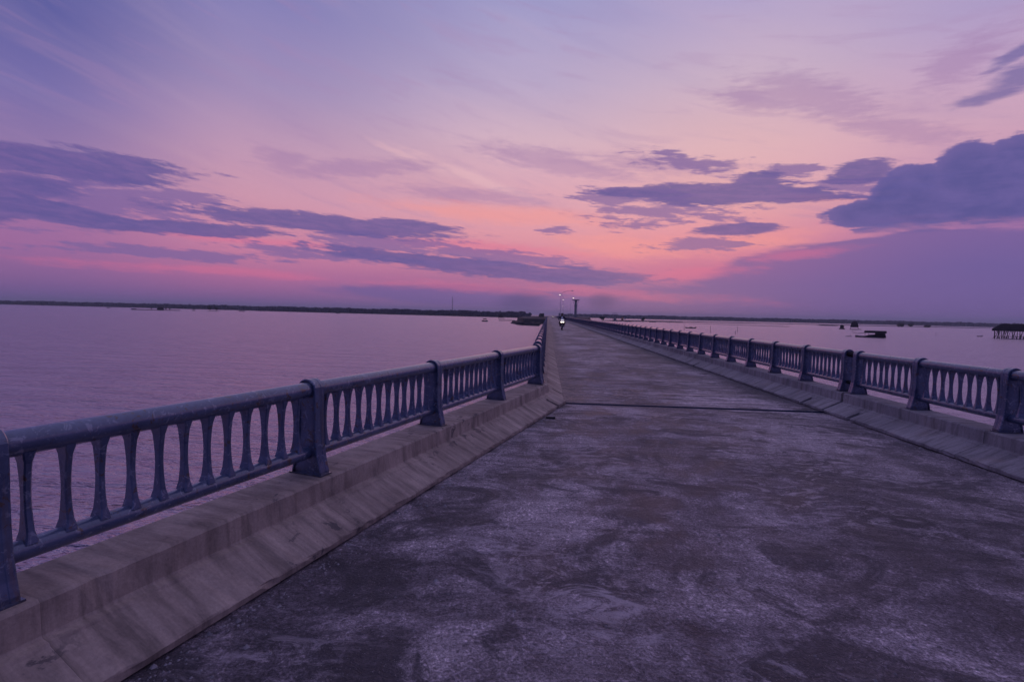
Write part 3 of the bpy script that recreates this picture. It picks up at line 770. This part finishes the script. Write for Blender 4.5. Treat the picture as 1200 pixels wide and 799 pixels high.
lamp(653.2, 363.2, 'small lit street lamp left of the rider, low in the row', 11.5)
for px, hy, nm in ((660.6, 360.2, 'dark unlit street lamp between rider and tower, the left of a pair'), (664.6, 360.2, 'dark unlit street lamp between rider and tower, the right of a pair')):
    lamp(px, hy, nm, 11.5, (-1, .8), False)
for px, hy, nm in ((651.3, 362.6, 'dark small street lamp fourth from the far end of the row'), (649.6, 363.7, 'dark small street lamp third from the far end of the row'),
                   (648.0, 364.9, 'dark small street lamp second from the far end of the row'), (646.6, 366.0, 'dark smallest street lamp at the far end of the row')):
    lamp(px, hy, nm, 11.5, (1, 1.0), False)

# ================================================================== concrete tower
t = empty('tower', at(674.3, 900), face(674)); tag(t, 'slim concrete tower with a flat wide cap standing right of the road', 'tower')
mb = MB(); H = 33.5
secs = [(0, 3.2), (2, 2.4), (12, 2.1), (20, 2.1), (22, 2.5), (24.5, 2.5), (25.5, 1.9), (30, 1.9), (32.2, 2.8)]
mb.loft([[(sx*w, sy*w, z) for sx, sy in ((-1,-1),(1,-1),(1,1),(-1,1))] for z, w in secs]); mb.build('shaft', MAT_TOWER, t)
MB().box(-6.0, 6.0, -4, 4, 32.2, 33.6).build('cap', MAT_TOWER, t)
for sx in (-1, 1):
    for sy in (-1, 1): MB().box(sx*5.6-.12, sx*5.6+.12, sy*3.7-.12, sy*3.7+.12, 33.6, 34.6).build('handrail_post', MAT_TOWER, t)
mb = MB()
for s in (-1, 1): mb.tube([(s*2.9, -2.8, 26), (s*5.2, -2.8, 32.2)], .25, 6)
mb.build('bracket', MAT_TOWER, t)
mb = MB(); mb.tube([(3.4, -2, 0), (3.4, -2, 31)], .12, 6); [mb.tube([(2.1, -2, z), (3.4, -2, z)], .08, 4) for z in range(3, 31, 3)]
mb.build('ladder', MAT_TOWER, t)

# radio mast on the left shore
t = empty('radio_mast', at(530, 1500), face(530)); tag(t, 'thin lattice radio mast rising above the left wooded shore', 'mast')
mb = MB(); H = 53
for a in (0, 2.094, 4.189): mb.tube([(1.2*math.cos(a), 1.2*math.sin(a), 0), (.5*math.cos(a), .5*math.sin(a), H)], .38, 5)
mb.build('leg', MAT_TOWER, t)
mb = MB()
for k in range(26):
    z = H*k/26; z2 = H*(k+1)/26; r1 = 1.2-.85*k/26; r2 = 1.2-.85*(k+1)/26
    for a, b in ((0, 2.094), (2.094, 4.189), (4.189, 0)):
        mb.tube([(r1*math.cos(a), r1*math.sin(a), z), (r2*math.cos(b), r2*math.sin(b), z2)], .20, 4)
mb.build('bracing', MAT_TOWER, t)
mb = MB(); mb.tube([(0, 0, H), (0, 0, H+6)], .09, 5); mb.build('antenna', MAT_TOWER, t)

# ================================================================== boats
def hull_mesh(Lg, W, Hh, bow=.5, stern=.25):
    rings = []
    for i in range(15):
        t = i/14; x = (t-.5)*Lg; w = W/2*(math.sin(math.pi*min(1, .06+t*.94))**.55)
        lift = bow*max(0, (t-.72)/.28)**2+stern*max(0, (.22-t)/.22)**2; z0 = -.18+lift*.9; z1 = Hh+lift
        rings.append([(x, -w, z1), (x, -w*.82, (z0+z1)/2), (x, -w*.4, z0), (x, w*.4, z0), (x, w*.82, (z0+z1)/2), (x, w, z1), (x, w*.86, z1-.02), (x, w*.5, max(z0+.08, z1-.32)), (x, -w*.5, max(z0+.08, z1-.32)), (x, -w*.86, z1-.02)])
    m = MB(); m.loft(rings, True, True, True); return m
def sampan(px, dist, Lg, label, rz=0.0, W=1.3, Hh=.45, cabin=None, bow=.5, group=None, cargo=False):
    t = empty('boat', at(px, dist), face(px)+rz); tag(t, label, 'boat', group)
    hull_mesh(Lg, W, Hh, bow).build('hull', MAT_HULL, t)
    if cabin:
        x0, x1, ch = cabin; m = MB(); rings = []
        for i in range(6):
            x = x0+(x1-x0)*i/5
            rings.append([(x, W*.55*math.cos(a), Hh+ch*.55+ch*.45*math.sin(a)) for a in [k*math.pi/8 for k in range(9)]]+[(x, W*.5*math.cos(a), Hh+ch*.52+ch*.40*math.sin(a)) for a in [k*math.pi/8 for k in range(8, -1, -1)]])
        m.loft(rings, True, True); m.build('roof', MAT_THATCH, t)
        for x in (x0+.1, x1-.1):
            for s in (-1, 1):
                q = MB(); q.tube([(x, s*W*.45, Hh-.1), (x, s*W*.5, Hh+ch*.6)], .04, 5); q.build('roof_post', MAT_WOOD, t)
    if cargo:
        m = MB(); m.ball((0, 0, Hh), (Lg*.18, W*.4, .35), 10, 6); m.build('cargo', MAT_THATCH, t)
    return t
# roofed houseboat, right of centre on the right water
t = empty('houseboat', at(1021, 182), face(1021)); tag(t, 'dark roofed houseboat with an upturned bow on the right water beyond the railing', 'boat')
hull_mesh(9.0, 2.0, .50, .35, .2).build('hull', MAT_HULL, t)
mb = MB(); mb.loft([[(x, -.85, .3), (x, -.85, h), (x, .85, h), (x, .85, .3)] for x, h in ((-1.6, .5), (-.4, .95), (1.2, 1.1), (1.3, 1.65), (4.0, 1.65), (4.3, 1.2))]); mb.build('cabin', MAT_THATCH, t)
mb = MB(); rings = []
for x, e in ((-1.9, .8), (-1.4, 1.0), (1, 1.05), (4.0, 1.05), (4.6, .9)):
    rings.append([(x, -1.15*e, 1.62), (x, -.6*e, 2.25*(.86+.14*e)), (x, 0, 2.45*(.86+.14*e)), (x, .6*e, 2.25*(.86+.14*e)), (x, 1.15*e, 1.62), (x, 0, 1.70)])
mb.loft(rings); mb.build('roof', MAT_THATCH, t)
for x in (-1.6, -.6, 4.2):
    for s in (-1, 1): q = MB(); q.tube([(x, s*.8, .4), (x, s*.9, 1.7)], .05, 6); q.build('roof_post', MAT_WOOD, t)
mb = MB(); mb.tube([(-1.8, 0, 1.6), (-3.9, 0, 1.30), (-5.2, 0, 1.55), (-5.4, 0, 2.2)], [.09, .07, .06, .05], 6); mb.build('bow_pole', MAT_WOOD, t)
mb = MB(); mb.tube([(-7.4, .3, .15), (-5.6, .3, .2)], .10, 6); mb.tube([(-6.0, .3, .1), (-6.0, .3, .95)], .04, 5); mb.build('outrigger', MAT_WOOD, t)
sampan(810, 275, 5.6, 'low dark sampan on the right water between the tall stakes', .1, cargo=True)
sampan(1149, 236, 1.9, 'tiny dark skiff floating left of the big stilt hut', .0, .9, .3)
sampan(568.3, 345, 4.2, 'small square-cabined boat on the left water just left of the pointed net hut', .1, 1.6, .75, (-1.1, 1.1, 1.3), .1)
sampan(283.5, 760, 8.5, 'pale topped long boat on the far left water right of the twin trees', .05, 2.2, .9, (-2.6, 2.6, 1.1))
sampan(227, 700, 4.4, 'small dark cabin boat left of the twin trees on the left water', 0, 2.0, .9, (-1.4, 1.4, 1.8), .1)
sampan(127, 820, 4.2, 'tiny dark boat alone on the far left water left of the long raft', 0, 1.6, .8, (-1, 1, 1.1), .1)
sampan(610.5, 262, 4.6, 'flat narrow dark boat outermost at the tip of the mud spit by the bridge', .15, 1.1, .35, None, .5)
sampan(616.0, 258, 4.0, 'dark boat with a high bow at the mud spit, inner one of the two', -.3, 1.2, .45, None, 1.1)
sampan(396, 800, 6.0, 'dark boat low under the left shore left of the mast', 0, 1.6, .6, (-1.0, 1.4, .9))
sampan(470, 900, 5.2, 'small dark boat close under the left shore near the mast', 0, 1.5, .6, (-1.0, 1.0, 1.0))

# long raft with a hut on the far left water
t = empty('fishing_raft', at(182, 640), face(182)+.03); tag(t, 'long low fishing raft with a dark hut in the middle on the left water', 'raft')
mb = MB(); mb.box(-24, 26, -2.5, 2.5, -.2, .75); mb.box(-24.2, -19, -2.2, 2.2, .7, 1.5)
for k in range(-22, 26, 3): mb.tube([(k, -2.55, -.3), (k, 2.55, -.3)], .35, 6)
mb.build('platform', MAT_WOOD, t)
mb = MB(); mb.loft([[(x, y, z) for x, y, z in ((-w+3.5, -2.1, h), (w+7, -2.1, h), (w+7, 2.1, h), (-w+3.5, 2.1, h))] for w, h in ((1.6, .75), (1.8, 2.2), (.5, 3.5), (-.2, 3.9))]); mb.build('hut_roof', MAT_THATCH, t)
for k in (-4, 11, 15): mb = MB(); mb.tube([(k, 0, .7), (k, 0, 2.6)], .16, 6); mb.ball((k, 0, 2.1), (.9, .7, .7), 8, 6); mb.build('bundle', MAT_THATCH, t)

# ================================================================== small trees
def tree(px, dist, h, w, label, group=None, base=.3, name='small_tree'):
    t = empty(name, at(px, dist, WZ+base), random.uniform(0, 6)); tag(t, label, 'tree', group)
    m = MB(); m.tube([(0, 0, -1.2), (.05*w, 0, h*.3), (-.03*w, .05*w, h*.65)], [.05*h, .035*h, .012*h], 7)
    for k in range(5):
        a = k*1.3; m.tube([(.03*w, 0, h*(.22+.07*k)), (w*.3*math.cos(a), w*.3*math.sin(a), h*(.45+.08*k))], [.02*h, .006*h], 5)
    m.build('trunk', MAT_WOOD, t)
    V = []; Fc = []; cl = [(random.uniform(-.3, .3)*w, random.uniform(-.3, .3)*w, h*random.uniform(.35, .9), random.uniform(.16, .3)*w) for _ in range(14)]
    for k in range(1900):
        cx, cy, cz, cr = random.choice(cl); d = Vector((random.gauss(0, 1), random.gauss(0, 1), random.gauss(0, 1))).normalized()*cr*random.uniform(.6, 1)
        p = Vector((cx, cy, cz))+d; s = w*.062; a = Vector((random.gauss(0, 1), random.gauss(0, 1), random.gauss(0, 1))).normalized(); b = a.cross(d).normalized()
        q = len(V); V += [p-a*s, p+b*s*.7, p+a*s, p-b*s*.7]; Fc.append((q, q+1, q+2, q+3))
    m = MB(); m.add(V, Fc); m.build('crown', MAT_BUSH, t, fix=False)
    return t
tree(246, 715, 6.6, 5.6, 'larger left tree of the two standing in the left water', 'trees standing in the left water')
tree(253.6, 720, 6.2, 4.6, 'smaller right tree of the two standing in the left water', 'trees standing in the left water')
bank('islet', strip_between([242+2.4*i for i in range(8)], (700, 700), (730, 730), .02), .35, 2, MAT_MUD)
tree(753.6, 640, 5.2, 4.6, 'round bush on the sandbar right of the orange hut')
tree(706, 600, 4.6, 6.0, 'dark round bush on the causeway right of the tower')
tree(634.5, 560, 6.5, 7.0, 'dark tree on the spit just left of the bridge end')
tree(1056, 760, 4.2, 9.5, 'low wide bush on the mudflat behind the houseboat, left of a pair', 'bushes on the right mudflat')
tree(1067, 760, 4.4, 7.0, 'low bush on the mudflat behind the houseboat, right of a pair', 'bushes on the right mudflat')
tree(1087, 770, 2.4, 8.0, 'flat bush on the mudflat halfway from the houseboat to the stilt hut')

# ================================================================== stilt and net huts
def stilts(t, xs, ys, z, h, splay=.25, r=.09):
    for x in xs:
        for y in ys:
            m = MB(); m.tube([(x+random.uniform(-splay, splay), y+random.uniform(-splay, splay), -1.4), (x, y, h)], [r*1.1, r*.8], 6); m.build('stilt', MAT_WOOD, t)
t = empty('stilt_hut', at(1192, 208), face(1192)); tag(t, 'large dark thatched hut on many leaning stilts at the right edge', 'hut')
stilts(t, [-6.6, -5.4, -4.6, -3.6, -2.6, -1.2, .2, .9, 2.4, 4.0, 5.2, 6.8, 8.4, 10], (-1.6, 1.8), 0, 3.4, .45, .10)
mb = MB()
for k in range(34):
    x = -7+.55*k; mb.tube([(x, random.choice((-1.9, 0, 1.9)), -.3), (x+random.choice((-1, 1))*random.uniform(.3, 1.3), -1.65, 3.3)], random.uniform(.05, .10), 5)
mb.build('brace', MAT_WOOD, t)
mb = MB(); mb.box(-3.4, 10, -2, 2.2, -.1, .12); mb.box(-6.2, 10, -1.8, 1.9, .85, .98); mb.build('platform', MAT_WOOD, t)
mb = MB(); rings = []
for i in range(24):
    x = -7.4+i*.8; e = min(1, .25+i*.22); r = random.uniform(-.14, .14)
    rings.append([(x, -2.7, 3.3+r*.6), (x, -1.2, 3.3+1.9*e+r), (x, 0, 3.3+2.8*e+r), (x, 1.3, 3.3+1.8*e+r), (x, 2.8, 3.25), (x, 0, 3.1)])
mb.loft(rings); mb.build('thatch_roof', MAT_THATCH, t)
mb = MB()
for k in range(160):
    x = random.uniform(-7.2, 10.5); z = 3.4+random.random()*.2; a = random.uniform(-.3, .3); mb.add([(x, -2.72, z), (x+.16, -2.70, z), (x+.1+a, -2.74, z-random.uniform(.3, .9))], [(0, 1, 2)])
mb.build('hanging_straw', MAT_THATCH, t)
def net_hut(px, dist, w, h, label):
    t = empty('net_hut', at(px, dist), face(px)); tag(t, label, 'hut', 'net huts standing in the water')
    for sx in (-1, 1):
        for sy in (-1, 1):
            m = MB(); m.tube([(sx*w*.5, sy*w*.35, -1.4), (sx*w*.36, sy*w*.3, h*.5)], .13, 6); m.build('stilt', MAT_WOOD, t)
    m = MB(); rings = []
    for sy, q in ((-1, .75), (-.5, 1), (.5, 1), (1, .75)):
        rings.append([(w*.40*math.cos(a)*q*(1.12 if math.sin(a) < .1 else 1), sy*w*.4, h*.46+h*.52*math.sin(a)*q) for a in [-.42+k*(math.pi+.84)/12 for k in range(13)]])
    m.loft(rings, True, True); m.build('thatch_roof', MAT_THATCH, t)
    m = MB(); m.box(-w*.42, w*.75, -w*.35, w*.35, .15, .4); m.build('platform', MAT_WOOD, t); return t
net_hut(1001.5, 372, 5.6, 6.3, 'tall arched net hut on legs left of the houseboat')
net_hut(587.0, 560, 6.4, 5.2, 'pointed net hut on splayed legs by the left shore near the bridge')
t = empty('floating_hut', at(987, 378), face(987)); tag(t, 'small low floating hut left of the arched net hut', 'hut')
MB().box(-1.9, 1.9, -1.2, 1.2, -.2, .7).build('platform', MAT_WOOD, t)
m = MB(); m.loft([[(-1.2*s, -1, z), (1.2*s, -1, z), (1.2*s, 1, z), (-1.2*s, 1, z)] for s, z in ((1, .7), (1, 2.0), (1.3, 2.1), (.6, 3.0))]); m.build('cabin', MAT_THATCH, t)

# billboard frame, orange hut, dark blocks right of the tower
t = empty('scaffold_frame', at(720.5, 650), face(720)); tag(t, 'open square scaffold frame on legs above the right shore', 'frame')
for x in (-2.6, 0, 2.6):
    m = MB(); m.tube([(x, 0, -1), (x, 0, 9.9)], .17, 6); m.build('post', MAT_TOWER, t)
for z in (6.0, 7.8, 9.8):
    m = MB(); m.tube([(-2.7, 0, z), (2.7, 0, z)], .15, 6); m.build('crossbar', MAT_TOWER, t)
m = MB(); m.box(-1.6, 1.6, -1.4, 1.4, -.5, 3.0); m.build('base_block', MAT_TOWER, t)
t = empty('house', at(730, 655, WZ+.4), face(730)); tag(t, 'small orange walled house with a pale end on the right sandbar', 'house')
m = MB(); m.box(-2.2, .9, -1.6, 1.6, -.9, 4.3); m.build('wall', MAT_ORANGE, t)
m = MB(); m.box(1.9, 3.4, -1.6, 1.6, 1.2, 4.1); m.build('pale_wall', MAT_PALE, t)
m = MB(); m.loft([[(-2.6, -2, 4.3), (3.7, -2, 4.3), (3.7, 2, 4.3), (-2.6, 2, 4.3)], [(-2.2, -.1, 5.0), (3.4, -.1, 5.0), (3.4, .1, 5.0), (-2.2, .1, 5.0)]]); m.build('roof', MAT_THATCH, t)
m = MB(); m.box(-.6, .3, -1.62, -1.601, .2, 2.2); m.build('door', MAT_WOOD, t)
sampan(736.5, 560, 8.0, 'long dark boat moored by the sandbar under the orange house', .05, 2.2, 1.0)
sampan(765, 585, 8.0, 'long dark boat drawn up right of the round sandbar bush', -.05, 2.0, .9)

# ================================================================== mud spit by the bridge
bank('mud_spit', [(-9, 246), (-3.5, 243), (-2.5, 300), (-10, 330), (-24, 345), (-22, 300), (-18, 276), (-15, 258)], 1.1, 3, MAT_MUD)
for k, (x, y, s) in enumerate(((-12.5, 252, 1.0), (-9, 257, 1.3), (-14.5, 262, .8), (-6, 262, 1.1), (-11.2, 270, 1.5))):
    m = MB(); rings = []
    for i in range(6):
        a = i/5; q = math.sin(math.pi*(.08+.92*(1-a)/1.0*.5)); rings.append([(s*q*(1+.25*math.sin(3*b+k))*math.cos(b)*1.4, s*q*math.sin(b), s*.8*a) for b in [j*math.pi/5 for j in range(10)]])
    m.loft(rings); o = m.build('rock', MAT_MUD, None, (x, y, WZ+.7)); tag(o, ['dark rock at the outer tip of the mud spit', 'largest rock in the middle of the mud spit tip', 'small dark rock on the outer side of the mud spit', 'dark rock on the spit nearest the bridge railing', 'broad rock further back on the mud spit'][k], 'rock', 'rocks on the mud spit')

# ================================================================== stakes and floats
def stake(px, dist, h, label, lean=0):
    m = MB(); m.tube([(0, 0, -1.5), (lean*.5, 0, h*.5), (lean, 0, h)], [.075, .065, .05], 6)
    o = m.build('fishing_stake', MAT_WOOD, None, at(px, dist)); tag(o, label, 'stake', 'tall stakes in the water'); return o
stake(802.2, 222, 2.7, 'tall stake left of the low sampan, leftmost tall stake on the right water', .05)
stake(833.2, 200, 2.6, 'tall stake right of the low sampan, second from the left', -.04)
stake(862.4, 183, 1.3, 'short near stake below the tall one right of the sampan', .05)
stake(864.8, 215, 2.5, 'tall stake just behind the short one, third from the left', .03)
stake(1097.4, 235, 1.4, 'short lone stake between the houseboat and the stilt hut', .02)
stake(283.5, 272, 1.5, 'short lone stake on the left water below the pale topped boat', .02)
stake(130, 350, 1.0, 'tiny stake on the open left water', .02)
stake(557, 370, 1.7, 'thin stake just left of the square-cabined boat', .03)
stake(574.5, 420, 1.8, 'thin stake just right of the square-cabined boat', -.03)
# fence of stakes across the right water
fence = empty('stake_fence', at(790, 520)); tag(fence, 'long row of thin stakes with a line across the right water', 'fence')
FB = at(790, 520)
for k in range(56):
    t_ = k/55; q = at(782+143*t_, 540-120*t_)-FB; m = None
    mm = MB(); h = random.uniform(1.0, 1.9); mm.tube([(0, 0, -1.4), (random.uniform(-.08, .08), 0, h)], .085, 5)
    mm.build('stake', MAT_WOOD, fence, (q.x, q.y, 0))
mm = MB(); q0 = at(782, 540)-FB; q1 = at(925, 420)-FB; mm.tube([(q0.x, q0.y, .38), (q1.x, q1.y, .38)], .11, 5); mm.build('rail', MAT_WOOD, fence)
for k in range(8):
    m = MB(); m.ball((0, 0, .12), (1.1, .8, .45), 8, 6); o = m.build('float', MAT_HULL, None, at(586+2.3*k, 405+3*k)); tag(o, 'dark net float in the short row right of the pointed net hut', 'float', 'row of net floats left of the bridge')

# ================================================================== litter and growth near the joint
m = MB(); m.loft([[(-.10+.03*i, .05*math.cos(a), .006+.012*math.sin(a)+.006) for a in [k*math.pi/4 for k in range(8)]] for i in range(6)])
o = m.build('stone', MAT_GAP, None, (.12, 8.15, .002)); tag(o, 'small flat dark stone on the road by the left kerb near the joint', 'stone')
def grit(name, count, place):
    m = MB()
    for k in range(count):
        x, y = place(); s_ = random.uniform(.003, .011)*(1 if random.random() < .93 else 1.9)
        q = [(x+s_*random.uniform(.6, 1.2)*math.cos(a), y+s_*random.uniform(.6, 1.2)*math.sin(a), .0) for a in (0, 1.3, 2.5, 3.8, 5.0)]
        m.add(q+[(x, y, s_*random.uniform(.5, 1.0))], [(i, (i+1) % 5, 5) for i in range(5)])
    return tag(m.build(name, MAT_KERB_R, fix=False), kind='stuff')
def by_left():
    y = random.uniform(1.5, 9.2); a = lpt(.40+abs(random.gauss(0, .10)), y); return a[0], y
def by_right():
    return XR-.40-abs(random.gauss(0, .10)), random.uniform(3.0, 26.0)
def by_left_far():
    return XL+.40+abs(random.gauss(0, .14)), random.uniform(9.9, 26.0)
def anywhere():
    y = random.uniform(1.2, 9.0); a = lpt(.45, y)[0]; return random.uniform(a, XR-.45), y
tag(grit('gravel', 900, by_left), 'loose grit along the foot of the near left kerb', 'gravel')
tag(grit('gravel', 900, by_right), 'loose grit along the foot of the right kerb', 'gravel')
tag(grit('gravel', 600, by_left_far), 'loose grit along the foot of the left kerb beyond the joint', 'gravel')
tag(grit('gravel', 700, anywhere), 'sparse loose grit scattered over the near road', 'gravel')

# ================================================================== haze
HZ = simple  # placeholder name kept short
hm = bpy.data.materials.new('haze_air'); hm.use_nodes = True; nt = hm.node_tree; nt.nodes.clear()
pv = nt.nodes.new('ShaderNodeVolumePrincipled'); pv.inputs['Color'].default_value = (.93, .95, 1.0, 1); pv.inputs['Density'].default_value = .00020; pv.inputs['Anisotropy'].default_value = 0.1
out = nt.nodes.new('ShaderNodeOutputMaterial'); nt.links.new(pv.outputs[0], out.inputs['Volume'])
mb = MB(); mb.box(-S-200, S+200, -S-200, S+200, WZ-2.8, 60); hz = mb.build('haze', hm); hz['kind'] = 'stuff'
